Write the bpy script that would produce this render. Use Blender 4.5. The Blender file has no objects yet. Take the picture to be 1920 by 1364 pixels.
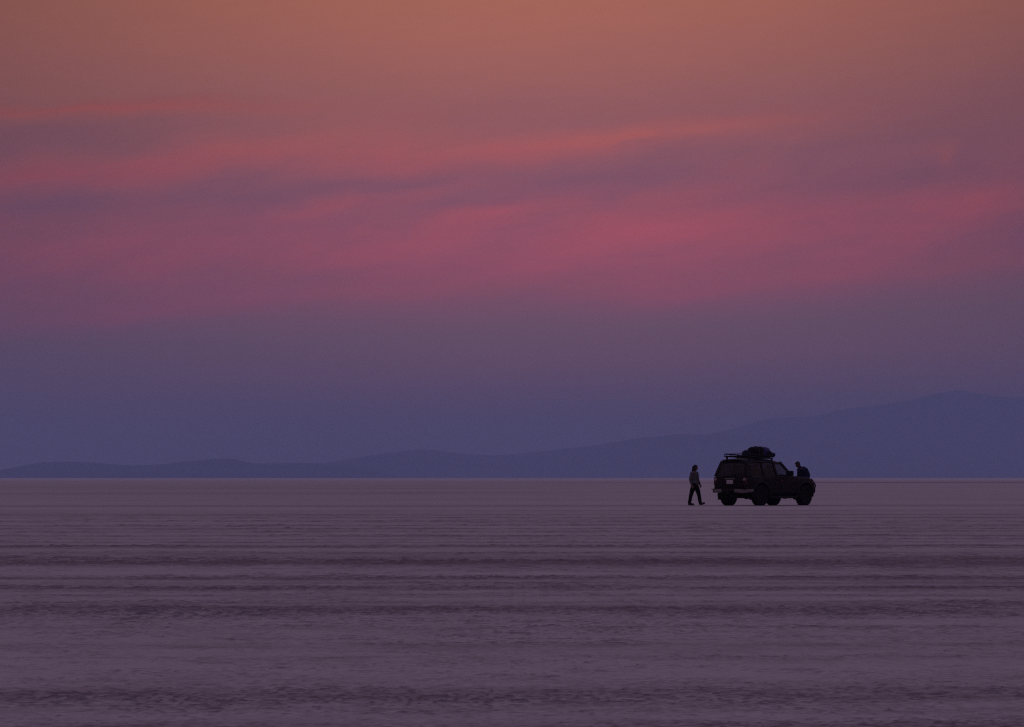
import bpy, bmesh, math, random
import numpy as np
from mathutils import Vector, Matrix

random.seed(5)
S = bpy.context.scene
COL = S.collection
R = math.radians
F = 7920.0            # focal length in photo pixels (1920 wide)
D = 160.0             # metres to the car
CAM_H = 1.05

# ------------------------------------------------------------------ helpers
def tag(o, label=None, cat=None, group=None, kind=None):
    if label: o['label'] = label
    if cat: o['category'] = cat
    if group: o['group'] = group
    if kind: o['kind'] = kind
    return o

def empty(name, loc=(0, 0, 0), rz=0.0):
    o = bpy.data.objects.new(name, None)
    COL.objects.link(o)
    o.location = loc
    o.rotation_euler = (0, 0, rz)
    o.empty_display_size = 0.2
    return o

def mesh_obj(name, bm, m, parent=None, smooth=35):
    bmesh.ops.recalc_face_normals(bm, faces=bm.faces[:])
    me = bpy.data.meshes.new(name)
    bm.to_mesh(me)
    bm.free()
    for p in me.polygons:
        p.use_smooth = smooth > 0
    if smooth > 0:
        me.set_sharp_from_angle(angle=R(smooth))
    if m: me.materials.append(m)
    o = bpy.data.objects.new(name, me)
    COL.objects.link(o)
    if parent: o.parent = parent
    return o

def add_box(bm, c, s, rot=None, bevel=0.0, taper=None):
    r = bmesh.ops.create_cube(bm, size=1.0)
    vs = r['verts']
    for v in vs:
        v.co = Vector((v.co.x * s[0], v.co.y * s[1], v.co.z * s[2]))
        if taper and v.co.z > 0:
            v.co.x *= taper; v.co.y *= taper
    if bevel > 0:
        es = list({e for v in vs for e in v.link_edges})
        rb = bmesh.ops.bevel(bm, geom=es, offset=bevel, segments=2, profile=0.6, affect='EDGES')
        vs = list({v for f in rb['faces'] for v in f.verts} | {v for v in vs if v.is_valid})
    M = Matrix.Translation(c) @ (rot.to_4x4() if rot else Matrix.Identity(4))
    for v in vs:
        v.co = M @ v.co
    return vs

def rot_xyz(x=0, y=0, z=0):
    from mathutils import Euler
    return Euler((R(x), R(y), R(z))).to_matrix()

def add_rings(bm, rings, cap=True, close=True):
    """rings: list of lists of points (same count) -> skinned surface"""
    vr = [[bm.verts.new(p) for p in ring] for ring in rings]
    n = len(vr[0])
    for a, b in zip(vr[:-1], vr[1:]):
        for i in range(n if close else n - 1):
            j = (i + 1) % n
            try: bm.faces.new((a[i], a[j], b[j], b[i]))
            except ValueError: pass
    if cap and close:
        bm.faces.new(vr[0][::-1]); bm.faces.new(vr[-1])
    return vr

def frame(t, ref=Vector((0, 0, 1))):
    t = t.normalized()
    if abs(t.dot(ref)) > 0.95: ref = Vector((1, 0, 0))
    a = t.cross(ref).normalized()
    b = a.cross(t).normalized()
    return a, b

def add_tube(bm, pts, r, n=8, closed=False):
    pts = [Vector(p) for p in pts]
    rs = r if isinstance(r, (list, tuple)) else [r] * len(pts)
    rings = []
    for i, p in enumerate(pts):
        t = (pts[min(i + 1, len(pts) - 1)] - pts[max(i - 1, 0)])
        if closed: t = pts[(i + 1) % len(pts)] - pts[i - 1]
        a, b = frame(t)
        rings.append([p + (a * math.cos(k * 2 * math.pi / n) + b * math.sin(k * 2 * math.pi / n)) * rs[i] for k in range(n)])
    if closed:
        rings.append(rings[0])
        add_rings(bm, rings, cap=False)
    else:
        add_rings(bm, rings)

def add_limb(bm, pts, rs, n=14, flat=1.0, ref=Vector((0, 1, 0))):
    """tapered limb with rounded ends"""
    pts = [Vector(p) for p in pts]
    P, Q = [], []
    t0 = (pts[1] - pts[0]).normalized(); t1 = (pts[-1] - pts[-2]).normalized()
    for a in (0.98, 0.7, 0.35): P.append(pts[0] - t0 * rs[0] * a); Q.append(rs[0] * math.sqrt(1 - a * a))
    for i in range(len(pts) - 1):
        for s in (0, .25, .5, .75):
            P.append(pts[i].lerp(pts[i + 1], s)); Q.append(rs[i] + (rs[i + 1] - rs[i]) * s)
    P.append(pts[-1]); Q.append(rs[-1])
    for a in (0.35, 0.7, 0.98): P.append(pts[-1] + t1 * rs[-1] * a); Q.append(rs[-1] * math.sqrt(1 - a * a))
    # smooth the path a little
    for _ in range(2):
        P2 = P[:]
        for i in range(4, len(P) - 4): P2[i] = P[i] * .5 + (P[i - 1] + P[i + 1]) * .25
        P = P2
    rings = []
    for i, p in enumerate(P):
        t = P[min(i + 1, len(P) - 1)] - P[max(i - 1, 0)]
        a, b = frame(t, ref)
        rings.append([p + a * math.cos(k * 2 * math.pi / n) * Q[i] + b * math.sin(k * 2 * math.pi / n) * Q[i] * flat for k in range(n)])
    add_rings(bm, rings)

def add_ellipsoid(bm, c, s, rot=None, seg=20):
    r = bmesh.ops.create_uvsphere(bm, u_segments=seg, v_segments=seg // 2 + 2, radius=1.0)
    M = Matrix.Translation(c) @ (rot.to_4x4() if rot else Matrix.Identity(4)) @ Matrix.Diagonal((*s, 1))
    for v in r['verts']: v.co = M @ v.co
    return r['verts']

def add_lathe(bm, prof, n=32, axis='Y', c=(0, 0, 0)):
    """prof: list of (radius, along-axis)"""
    rings = []
    for r, h in prof:
        ring = []
        for k in range(n):
            a = 2 * math.pi * k / n
            if axis == 'Y': p = (r * math.cos(a), h, r * math.sin(a))
            elif axis == 'X': p = (h, r * math.cos(a), r * math.sin(a))
            else: p = (r * math.cos(a), r * math.sin(a), h)
            ring.append(Vector(p) + Vector(c))
        rings.append(ring)
    add_rings(bm, rings)

def remesh(o, voxel, smooth=2):
    m = o.modifiers.new('r', 'REMESH'); m.mode = 'VOXEL'; m.voxel_size = voxel
    s = o.modifiers.new('s', 'SMOOTH'); s.factor = 0.5; s.iterations = smooth
    dg = bpy.context.evaluated_depsgraph_get(); dg.update()
    me = bpy.data.meshes.new_from_object(o.evaluated_get(dg))
    old = o.data; mats = list(old.materials)
    o.modifiers.clear(); o.data = me
    me.materials.clear()
    for k in mats: me.materials.append(k)
    for p in me.polygons: p.use_smooth = True
    me.name = o.name
    bpy.data.meshes.remove(old)

# ------------------------------------------------------------------ materials
def mat(name, col, rough=.6, metal=0.0, var=.15, scale=6.0, spec=.5, bump=0.0, coat=0.0):
    m = bpy.data.materials.new(name); m.use_nodes = True
    nt = m.node_tree; b = nt.nodes['Principled BSDF']
    tc = nt.nodes.new('ShaderNodeTexCoord')
    nz = nt.nodes.new('ShaderNodeTexNoise'); nz.inputs['Scale'].default_value = scale; nz.inputs['Detail'].default_value = 5
    nt.links.new(tc.outputs['Object'], nz.inputs['Vector'])
    mx = nt.nodes.new('ShaderNodeMix'); mx.data_type = 'RGBA'
    lo = [c * (1 - var) for c in col]; hi = [min(1, c * (1 + var)) for c in col]
    mx.inputs[6].default_value = (*lo, 1); mx.inputs[7].default_value = (*hi, 1)
    nt.links.new(nz.outputs['Fac'], mx.inputs[0]); nt.links.new(mx.outputs[2], b.inputs['Base Color'])
    b.inputs['Roughness'].default_value = rough; b.inputs['Metallic'].default_value = metal
    b.inputs['Specular IOR Level'].default_value = spec
    b.inputs['Coat Weight'].default_value = coat
    if bump > 0:
        bp = nt.nodes.new('ShaderNodeBump'); bp.inputs['Strength'].default_value = bump; bp.inputs['Distance'].default_value = .01
        nt.links.new(nz.outputs['Fac'], bp.inputs['Height']); nt.links.new(bp.outputs[0], b.inputs['Normal'])
    return m

def glass_mat(name, tint, rough=.05):
    m = bpy.data.materials.new(name); m.use_nodes = True
    nt = m.node_tree; nt.nodes.remove(nt.nodes['Principled BSDF'])
    out = nt.nodes['Material Output']
    tr = nt.nodes.new('ShaderNodeBsdfTransparent'); tr.inputs[0].default_value = (*tint, 1)
    gl = nt.nodes.new('ShaderNodeBsdfGlossy'); gl.inputs['Roughness'].default_value = rough
    gl.inputs[0].default_value = (.8, .8, .8, 1)
    lw = nt.nodes.new('ShaderNodeLayerWeight'); lw.inputs[0].default_value = .5
    pw = nt.nodes.new('ShaderNodeMath'); pw.operation = 'POWER'; pw.inputs[1].default_value = 5
    nt.links.new(lw.outputs['Facing'], pw.inputs[0])
    fr = nt.nodes.new('ShaderNodeMath'); fr.operation = 'MULTIPLY_ADD'; fr.inputs[1].default_value = .9; fr.inputs[2].default_value = .035
    nt.links.new(pw.outputs[0], fr.inputs[0])
    # road dust film breaks up the reflection
    nz = nt.nodes.new('ShaderNodeTexNoise'); nz.inputs['Scale'].default_value = 5; nz.inputs['Detail'].default_value = 6
    tc = nt.nodes.new('ShaderNodeTexCoord'); nt.links.new(tc.outputs['Object'], nz.inputs['Vector'])
    ml = nt.nodes.new('ShaderNodeMath'); ml.operation = 'MULTIPLY'; ml.inputs[1].default_value = .25
    nt.links.new(nz.outputs['Fac'], ml.inputs[0])
    nt.links.new(ml.outputs[0], gl.inputs['Roughness'])
    mx = nt.nodes.new('ShaderNodeMixShader')
    nt.links.new(fr.outputs[0], mx.inputs[0]); nt.links.new(tr.outputs[0], mx.inputs[1]); nt.links.new(gl.outputs[0], mx.inputs[2])
    nt.links.new(mx.outputs[0], out.inputs[0])
    return m

M = dict(
    paint=mat('dark_paint', (.0085, .0055, .0080), .5, var=.4, scale=3, spec=.16),
    trim=mat('black_trim', (.010, .008, .009), .7, var=.3, spec=.25),
    rubber=mat('tyre_rubber', (.011, .009, .010), .9, var=.4, scale=14, spec=.15, bump=.3),
    alloy=mat('dusty_alloy', (.13, .11, .12), .45, .5, var=.3),
    chrome=mat('dull_bumper_metal', (.16, .14, .15), .5, .3, var=.25, scale=4),
    seat=mat('seat_fabric', (.014, .012, .014), .9, var=.3, scale=20, spec=.1),
    plate=mat('white_plate', (.42, .40, .40), .6, var=.12, scale=22),
    red=mat('red_lens', (.035, .006, .008), .35, var=.2, spec=.3),
    clear=mat('clear_lens', (.30, .22, .24), .3, var=.2),
    amber=mat('amber_lens', (.30, .10, .015), .3, var=.2),
    mark=mat('red_mark', (.16, .008, .010), .5, var=.3, scale=25),
    navy=mat('navy_fabric', (.016, .018, .050), .85, var=.35, scale=16, spec=.2, bump=.5),
    blue=mat('blue_tarpaulin', (.020, .024, .13), .6, var=.35, scale=9, spec=.3, bump=.5),
    blackbag=mat('black_fabric', (.010, .009, .013), .9, var=.4, scale=16, spec=.15, bump=.5),
    strap=mat('strap_webbing', (.022, .020, .022), .8),
    skin=mat('skin', (.16, .075, .06), .6, var=.1, scale=20, spec=.3),
    skin2=mat('skin_tan', (.085, .040, .034), .6, var=.1, scale=20, spec=.3),
    hair=mat('dark_hair', (.008, .007, .010), .6, var=.5, scale=40, spec=.3, bump=.6),
    sweater=mat('grey_knit', (.105, .100, .105), .95, var=.3, scale=30, spec=.1, bump=.5),
    trousers=mat('black_trousers', (.010, .008, .010), .9, var=.3, scale=30, spec=.1, bump=.4),
    jeans=mat('dark_denim', (.012, .011, .018), .9, var=.3, scale=30, spec=.1, bump=.4),
    jacket=mat('blue_jacket', (.011, .011, .050), .8, var=.3, scale=20, spec=.2, bump=.5),
    shoe=mat('black_shoe', (.010, .008, .008), .7, var=.3, scale=30),
    glass=glass_mat('window_glass', (.66, .66, .68)),
    tint=glass_mat('tinted_glass', (.36, .36, .39)),
)

# ------------------------------------------------------------------ world: dusk sky
DEGPX = math.degrees(1.0 / F)
w = bpy.data.worlds.new("World"); S.world = w; w.use_nodes = True
nt = w.node_tree; N = nt.nodes; Lk = nt.links
for n in list(N): N.remove(n)
def math_n(op, a, b=None, c=None):
    n = N.new('ShaderNodeMath'); n.operation = op
    for i, v in enumerate((a, b, c)):
        if v is None: continue
        if isinstance(v, (int, float)): n.inputs[i].default_value = v
        else: Lk.new(v, n.inputs[i])
    return n.outputs[0]
tc = N.new('ShaderNodeTexCoord')
sep = N.new('ShaderNodeSeparateXYZ'); Lk.new(tc.outputs['Generated'], sep.inputs[0])
U = math_n('MULTIPLY', math_n('ARCTAN2', sep.outputs[0], sep.outputs[1]), 180 / math.pi)   # azimuth, degrees
V = math_n('MULTIPLY', math_n('ARCSINE', sep.outputs[2]), 180 / math.pi)                   # elevation, degrees
def comb(x, y, z=0.0):
    n = N.new('ShaderNodeCombineXYZ')
    for i, v in enumerate((x, y, z)):
        if isinstance(v, (int, float)): n.inputs[i].default_value = v
        else: Lk.new(v, n.inputs[i])
    return n.outputs[0]
def noise(vec, scale, detail=4, rough=.55, dist=0.0):
    n = N.new('ShaderNodeTexNoise'); n.inputs['Scale'].default_value = scale
    n.inputs['Detail'].default_value = detail; n.inputs['Roughness'].default_value = rough
    n.inputs['Distortion'].default_value = dist
    Lk.new(vec, n.inputs['Vector'])
    return n.outputs['Fac']
# streak space: long in azimuth, thin in elevation, tilted a few degrees
tilt = R(5.0)
Ut = math_n('ADD', math_n('MULTIPLY', U, math.cos(tilt)), math_n('MULTIPLY', V, math.sin(tilt)))
Vt = math_n('SUBTRACT', math_n('MULTIPLY', V, math.cos(tilt)), math_n('MULTIPLY', U, math.sin(tilt)))
warp = noise(comb(math_n('MULTIPLY', Ut, .35), math_n('MULTIPLY', Vt, 1.1), 3.0), 1.0, 6, .6)
warp2 = noise(comb(math_n('MULTIPLY', Ut, .35), math_n('MULTIPLY', Vt, 1.1), 9.0), 1.0, 6, .6)
Uw = math_n('ADD', U, math_n('MULTIPLY', math_n('SUBTRACT', warp2, .5), 1.6))
Vw = math_n('ADD', V, math_n('MULTIPLY', math_n('SUBTRACT', warp, .5), .55))
streak = noise(comb(math_n('MULTIPLY', Ut, .42), math_n('MULTIPLY', Vt, 2.3), 1.0), 1.0, 5, .6, .4)
fine = noise(comb(math_n('MULTIPLY', Ut, 1.1), math_n('MULTIPLY', Vt, 7.0), 5.0), 1.0, 4, .6)

def ramp(fac, stops, lo, hi):
    mr = N.new('ShaderNodeMapRange'); mr.clamp = True
    mr.inputs['From Min'].default_value = lo; mr.inputs['From Max'].default_value = hi
    Lk.new(fac, mr.inputs['Value'])
    cr = N.new('ShaderNodeValToRGB'); cr.color_ramp.interpolation = 'EASE' if len(stops) < 3 else 'LINEAR'
    e = cr.color_ramp.elements
    while len(e) < len(stops): e.new(0.5)
    for el, (p, c) in zip(e, sorted(stops)):
        el.position = (p - lo) / (hi - lo)
        el.color = (*c, 1) if len(c) == 3 else c
    Lk.new(mr.outputs[0], cr.inputs[0])
    return cr.outputs[0]
def lin(r, g, b):
    f = lambda c: (c / 255 / 12.92) if c <= 10 else ((c / 255 + .055) / 1.055) ** 2.4
    return (f(r), f(g), f(b))
def el(y): return (896 - y) * DEGPX

Veff = math_n('SUBTRACT', Vw, math_n('MULTIPLY', U, .045))
HAZE_DEN, HAZE_TOP = 8.2e-5, 571.0
AIR = lin(77, 73, 109)          # brightness of the lit air near the horizon
def behind(rgb, y):
    """sky colour behind the haze that gives rgb as seen through it"""
    e = max(math.radians(el(y)), 1e-4)
    T = math.exp(-HAZE_DEN * min(HAZE_TOP / math.sin(e), 26000))
    return tuple(max(0.012, (c - (1 - T) * a) / T) for c, a in zip(lin(*rgb), AIR))
base = ramp(Veff, [(el(y), behind(c, y)) for y, c in (
    (896, (75, 70, 105)), (840, (79, 72, 105)), (760, (87, 74, 105)), (690, (94, 76, 105)), (625, (100, 79, 104)), (580, (109, 79, 104)), (540, (120, 79, 102)),
    (450, (130, 80, 102)), (340, (134, 85, 103)), (230, (140, 89, 99)), (150, (150, 94, 95)), (60, (160, 98, 92)), (-40, (164, 101, 88)))] + [(9.0, lin(168, 110, 96))], -1.0, 9.0)
def mixc(f, a, b):
    n = N.new('ShaderNodeMix'); n.data_type = 'RGBA'; n.clamp_factor = True
    if isinstance(f, (int, float)): n.inputs[0].default_value = f
    else: Lk.new(f, n.inputs[0])
    for i, v in ((6, a), (7, b)):
        if isinstance(v, tuple): n.inputs[i].default_value = (*v, 1)
        else: Lk.new(v, n.inputs[i])
    return n.outputs[2]
UVW = comb(Uw, Vw)
def blob(cx, cy, sx, sy, ang, amp):
    """soft cloud bank at a direction; px measures of the photo turned to degrees"""
    mp = N.new('ShaderNodeMapping'); mp.vector_type = 'TEXTURE'
    mp.inputs['Location'].default_value = ((cx - 960) * DEGPX, el(cy), 0)
    mp.inputs['Rotation'].default_value = (0, 0, R(ang))
    mp.inputs['Scale'].default_value = (sx * DEGPX * 2.3, sy * DEGPX * 2.3, 1)
    Lk.new(UVW, mp.inputs['Vector'])
    g = N.new('ShaderNodeTexGradient'); g.gradient_type = 'QUADRATIC_SPHERE'
    Lk.new(mp.outputs[0], g.inputs[0])
    return math_n('MULTIPLY', g.outputs['Fac'], amp * 1.25)
def total(bl):
    t = None
    for x in bl:
        g = blob(*x)
        t = g if t is None else math_n('ADD', t, g)
    return t
pink = total([
    (60, 335, 300, 28, 7, .9), (400, 290, 260, 34, 9, 1.0), (700, 285, 240, 40, 4, .7),
    (640, 385, 190, 18, 9, .5), (1130, 262, 320, 20, 6, 1.35), (920, 400, 160, 26, 6, .5), (250, 480, 420, 60, 6, .55),
    (1250, 438, 320, 66, 7, 1.0), (1080, 500, 260, 40, 10, .2), (900, 480, 120, 40, 14, .2), (700, 470, 300, 40, 9, .4),
    (1840, 385, 200, 40, 9, 1.0), (1300, 545, 320, 24, 5, .35), (1775, 292, 26, 22, 60, .55),
    (140, 212, 330, 14, 2, 1.3), (1600, 500, 300, 40, 8, .4), (520, 560, 360, 22, 6, .35), (200, 598, 200, 16, 5, .35)])
purple = total([
    (90, 258, 260, 34, 8, .4), (120, 398, 240, 24, 4, .65), (450, 428, 180, 26, 6, .55),
    (1090, 335, 270, 30, 5, .75), (960, 430, 80, 26, 6, .8), (1620, 350, 190, 34, 6, .75), (620, 350, 240, 14, 8, .55),
    (1750, 250, 260, 34, 4, .25), (760, 340, 130, 12, 10, .4), (620, 520, 260, 20, 6, .3), (960, 375, 180, 14, 4, .45), (1820, 465, 180, 20, 8, .35)])
tilt2 = R(13)
Uo = math_n('ADD', math_n('MULTIPLY', Uw, math.cos(tilt2)), math_n('MULTIPLY', Vw, math.sin(tilt2)))
Vo = math_n('SUBTRACT', math_n('MULTIPLY', Vw, math.cos(tilt2)), math_n('MULTIPLY', Uw, math.sin(tilt2)))
wisp = noise(comb(math_n('MULTIPLY', Uo, .55), math_n('MULTIPLY', Vo, 1.9), 12.0), 1.0, 6, .62)
wispf = math_n('MULTIPLY', math_n('SUBTRACT', wisp, .5), 3.0)
gain = math_n('ADD', math_n('ADD', math_n('MULTIPLY', streak, .6), math_n('MULTIPLY', fine, .35)), math_n('MULTIPLY', wisp, .6))
pinkf = math_n('MULTIPLY', pink, math_n('SUBTRACT', math_n('MULTIPLY', gain, 1.35), .1))
purpf = math_n('MULTIPLY', purple, math_n('SUBTRACT', math_n('MULTIPLY', gain, 1.3), .15))
pinkcol = ramp(V, [(el(y), behind(c, y)) for y, c in ((600, (128, 75, 104)), (450, (156, 81, 102)), (330, (153, 83, 98)), (240, (161, 91, 94)), (180, (158, 83, 84)))], 0.0, 7.0)
purpcol = ramp(V, [(el(y), behind(c, y)) for y, c in ((600, (100, 74, 106)), (420, (106, 78, 108)), (250, (116, 80, 98)))], 0.0, 7.0)
# loose wisps over the whole pink layer
layer = N.new('ShaderNodeMapRange'); layer.interpolation_type = 'SMOOTHSTEP'
layer.inputs['From Min'].default_value = el(600); layer.inputs['From Max'].default_value = el(470); Lk.new(Veff, layer.inputs['Value'])
layer2 = N.new('ShaderNodeMapRange'); layer2.interpolation_type = 'SMOOTHSTEP'
layer2.inputs['From Min'].default_value = el(190); layer2.inputs['From Max'].default_value = el(320); Lk.new(V, layer2.inputs['Value'])
lay = math_n('MULTIPLY', layer.outputs[0], layer2.outputs[0])
c0 = mixc(math_n('MULTIPLY', math_n('MAXIMUM', wispf, 0.0), math_n('MULTIPLY', lay, .75)), base, pinkcol)
c0 = mixc(math_n('MULTIPLY', math_n('MAXIMUM', math_n('MULTIPLY', wispf, -1.0), 0.0), math_n('MULTIPLY', lay, .75)), c0, purpcol)
c1 = mixc(math_n('MULTIPLY', purpf, .75), c0, purpcol)
c2 = mixc(math_n('MULTIPLY', pinkf, .8), c1, pinkcol)
# lens vignetting imitated by dimming the sky colour towards both sides
Ua = math_n('SUBTRACT', U, .4)
side = math_n('POWER', 2.71828, math_n('MULTIPLY', math_n('MULTIPLY', Ua, Ua), -1 / (7.6 * 7.6)))
vignette = math_n('ADD', .36, math_n('MULTIPLY', side, .645))
mot = math_n('ADD', .955, math_n('MULTIPLY', fine, .09))
k = math_n('MULTIPLY', vignette, mot)
vm = N.new('ShaderNodeVectorMath'); vm.operation = 'SCALE'
Lk.new(c2, vm.inputs[0]); Lk.new(k, vm.inputs['Scale'])
# overhead: dim violet
up = N.new('ShaderNodeMapRange'); up.interpolation_type = 'SMOOTHSTEP'
up.inputs['From Min'].default_value = 7.5; up.inputs['From Max'].default_value = 45
Lk.new(V, up.inputs['Value'])
sky_col = mixc(up.outputs[0], vm.outputs[0], (.185, .150, .285))
bg = N.new('ShaderNodeBackground'); Lk.new(sky_col, bg.inputs[0]); bg.inputs[1].default_value = 1.0
SUN_EL, SUN_ROT = R(1.5), R(180)
st = N.new('ShaderNodeTexSky'); st.sky_type = 'NISHITA'; st.sun_disc = False
st.sun_elevation = SUN_EL; st.sun_rotation = SUN_ROT
bg2 = N.new('ShaderNodeBackground'); Lk.new(st.outputs[0], bg2.inputs[0]); bg2.inputs[1].default_value = 0.003
ad = N.new('ShaderNodeAddShader'); Lk.new(bg.outputs[0], ad.inputs[0]); Lk.new(bg2.outputs[0], ad.inputs[1])
wo = N.new('ShaderNodeOutputWorld'); Lk.new(ad.outputs[0], wo.inputs['Surface'])

sl = bpy.data.lights.new('sun', 'SUN'); sl.energy = 0.03; sl.angle = R(12); sl.color = (1.0, .72, .62)
so = bpy.data.objects.new('sun', sl); COL.objects.link(so)
so.rotation_euler = (R(90) - SUN_EL - R(4), 0, 0)      # from behind the camera, just above the horizon
so.location = (0, -30, 20)

# ------------------------------------------------------------------ ground: one sheet to the horizon
rng = np.random.RandomState(3)
PERM = rng.rand(512, 512)
def vnoise(x, y):
    xi = np.floor(x).astype(int); yi = np.floor(y).astype(int)
    fx = x - xi; fy = y - yi
    fx = fx * fx * (3 - 2 * fx); fy = fy * fy * (3 - 2 * fy)
    g = lambda a, b: PERM[a % 512, b % 512]
    return (g(xi, yi) * (1 - fx) * (1 - fy) + g(xi + 1, yi) * fx * (1 - fy)
            + g(xi, yi + 1) * (1 - fx) * fy + g(xi + 1, yi + 1) * fx * fy)

# distances (m) of the darker crust bands that cross the flat, with width and strength
BANDS = [(17.9, .5, .5), (19.15, .35, .25), (20.3, .75, .55), (21.0, .15, .4), (24.6, .12, .28), (26.6, .18, .22), (29.6, .2, .25),
         (33.4, 1.9, .6), (35.6, .5, .35), (37.6, .5, .3), (40.2, .9, .75), (42.2, .4, .3), (44.4, .9, .6), (47.6, .5, .25), (53.0, 4.2, .7), (58.8, 1.0, .35), (64.6, 1.5, .75), (68.5, .8, .3),
         (72, .9, .3), (76, 1.2, .35), (82, 1.5, .3), (87, 1.2, .25), (93, 1.6, .35), (101, 1.8, .25), (110, 2, .35), (120, 2.5, .3), (134, 3, .25), (157, 6, .38), (196, 8, .2), (290, 26, .45), (400, 22, .35), (480, 40, .3), (610, 40, .35), (880, 95, .95), (1400, 200, .2)]
def band(yv):
    t = np.zeros_like(yv)
    for c, wd, s in BANDS: t = np.maximum(t, s * np.exp(-((yv - c) / wd) ** 2))
    return t

az_f = np.radians(np.linspace(-10, 10, 900))
az_c = np.radians(np.concatenate([np.arange(12, 180, 4.0), np.arange(180, 349, 4.0)]))
az = np.concatenate([az_f, az_c])
rad = np.concatenate([[.3, 2, 5, 8, 11, 13.5], 15 * (150 / 15) ** np.linspace(0, 1, 900), 150 * (40000 / 150) ** np.linspace(0, 1, 90)[1:]])
AZ, RA = np.meshgrid(az, rad)
X = np.sin(AZ) * RA; Y = np.cos(AZ) * RA
def sm(v, a, b):
    t = np.clip((v - a) / (b - a), 0, 1); return t * t * (3 - 2 * t)
rough = band(Y * (1 + .02 * (vnoise(X / 2.5, Y / 4.0) - .5))) * (.55 + .9 * vnoise(X / 1.3 + 9, Y / 2.2))
patchy = vnoise(X / 2.2 + 50, Y / 1.4) * .5 + vnoise(X / .35 + 3, Y / .5 + 60) * .5
n1 = vnoise(X / .024 + 7, Y / .055); n2 = vnoise(X / .055 + 31, Y / .09 + 5); n3 = vnoise(X / .15 + 13, Y / .22 + 77); n4 = vnoise(X / .36 + 11, Y / .5)
c1 = np.clip(n1 - .52, 0, 1) * 2; c2 = np.clip(n2 - .55, 0, 1) * 2.2; c3 = np.clip(n3 - .58, 0, 1) * 2.4; c4 = np.clip(n4 - .6, 0, 1) * 2.5
zone = np.clip(.22 + .9 * rough + 1.0 * (patchy - .55), .05, 1.4)
m2 = sm(RA, 18, 34); m3 = sm(RA, 28, 55); m4 = sm(RA, 50, 90)
CL = c1 * .9 * (1 - .5 * m3) + c2 * (.55 + .6 * m2) + c3 * m3 * 1.2 + c4 * m4 * 1.4
H = zone * (.007 * c1 + c2 * (.006 + .008 * m2) + c3 * .018 * m3 + c4 * .025 * m4) + .003 * (n2 - .5)
fade = np.clip((150 - RA) / 45, 0, 1) * np.clip((R(10) - np.abs(((AZ + np.pi) % (2 * np.pi)) - np.pi)) / R(.6), 0, 1) * np.clip((RA - 13) / 2, 0, 1)
Z = H * fade
# lone crumbs and short dashes, their shaded sides darkened in the colour
s1 = np.clip(vnoise(X / .035 + 90, Y / .08 + 17) - .80, 0, 1) * 6 * np.clip(vnoise(X / .9 + 4, Y / .8) * 1.6 - .35, 0, 1)
s2 = np.clip(vnoise(X / .16 + 40, Y / .05 + 70) - .83, 0, 1) * 6 * np.clip(vnoise(X / 1.7 + 14, Y / 1.1) * 1.8 - .6, 0, 1)
near = 1 - sm(RA, 30, 60)
Z = Z + .006 * s1 * fade * near
CLOD_SHADE = np.clip(CL * zone * (1.95 - .8 * m3) + (s1 * .8 + s2 * .8) * near, 0, 1) * fade
nr, nc = RA.shape
co = np.stack([X, Y, Z], -1).reshape(-1, 3)
idx = np.arange(nr * nc).reshape(nr, nc)
a = idx[:-1, :]; b = np.roll(idx, -1, 1)[:-1, :]; c = np.roll(idx, -1, 1)[1:, :]; d = idx[1:, :]
quads = np.stack([a, d, c, b], -1).reshape(-1, 4)
me = bpy.data.meshes.new('ground')
me.vertices.add(len(co)); me.vertices.foreach_set('co', co.astype(np.float32).ravel())
me.loops.add(quads.size); me.loops.foreach_set('vertex_index', quads.astype(np.int32).ravel())
me.polygons.add(len(quads)); me.polygons.foreach_set('loop_start', np.arange(0, quads.size, 4, dtype=np.int32))
me.update(calc_edges=True); me.validate()
me.polygons.foreach_set('use_smooth', np.ones(len(quads), dtype=bool))
at_ = me.attributes.new('clod_shade', 'FLOAT', 'POINT'); at_.data.foreach_set('value', CLOD_SHADE.astype(np.float32).ravel())
ground = bpy.data.objects.new('ground', me); COL.objects.link(ground)
tag(ground, kind='structure')

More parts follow.
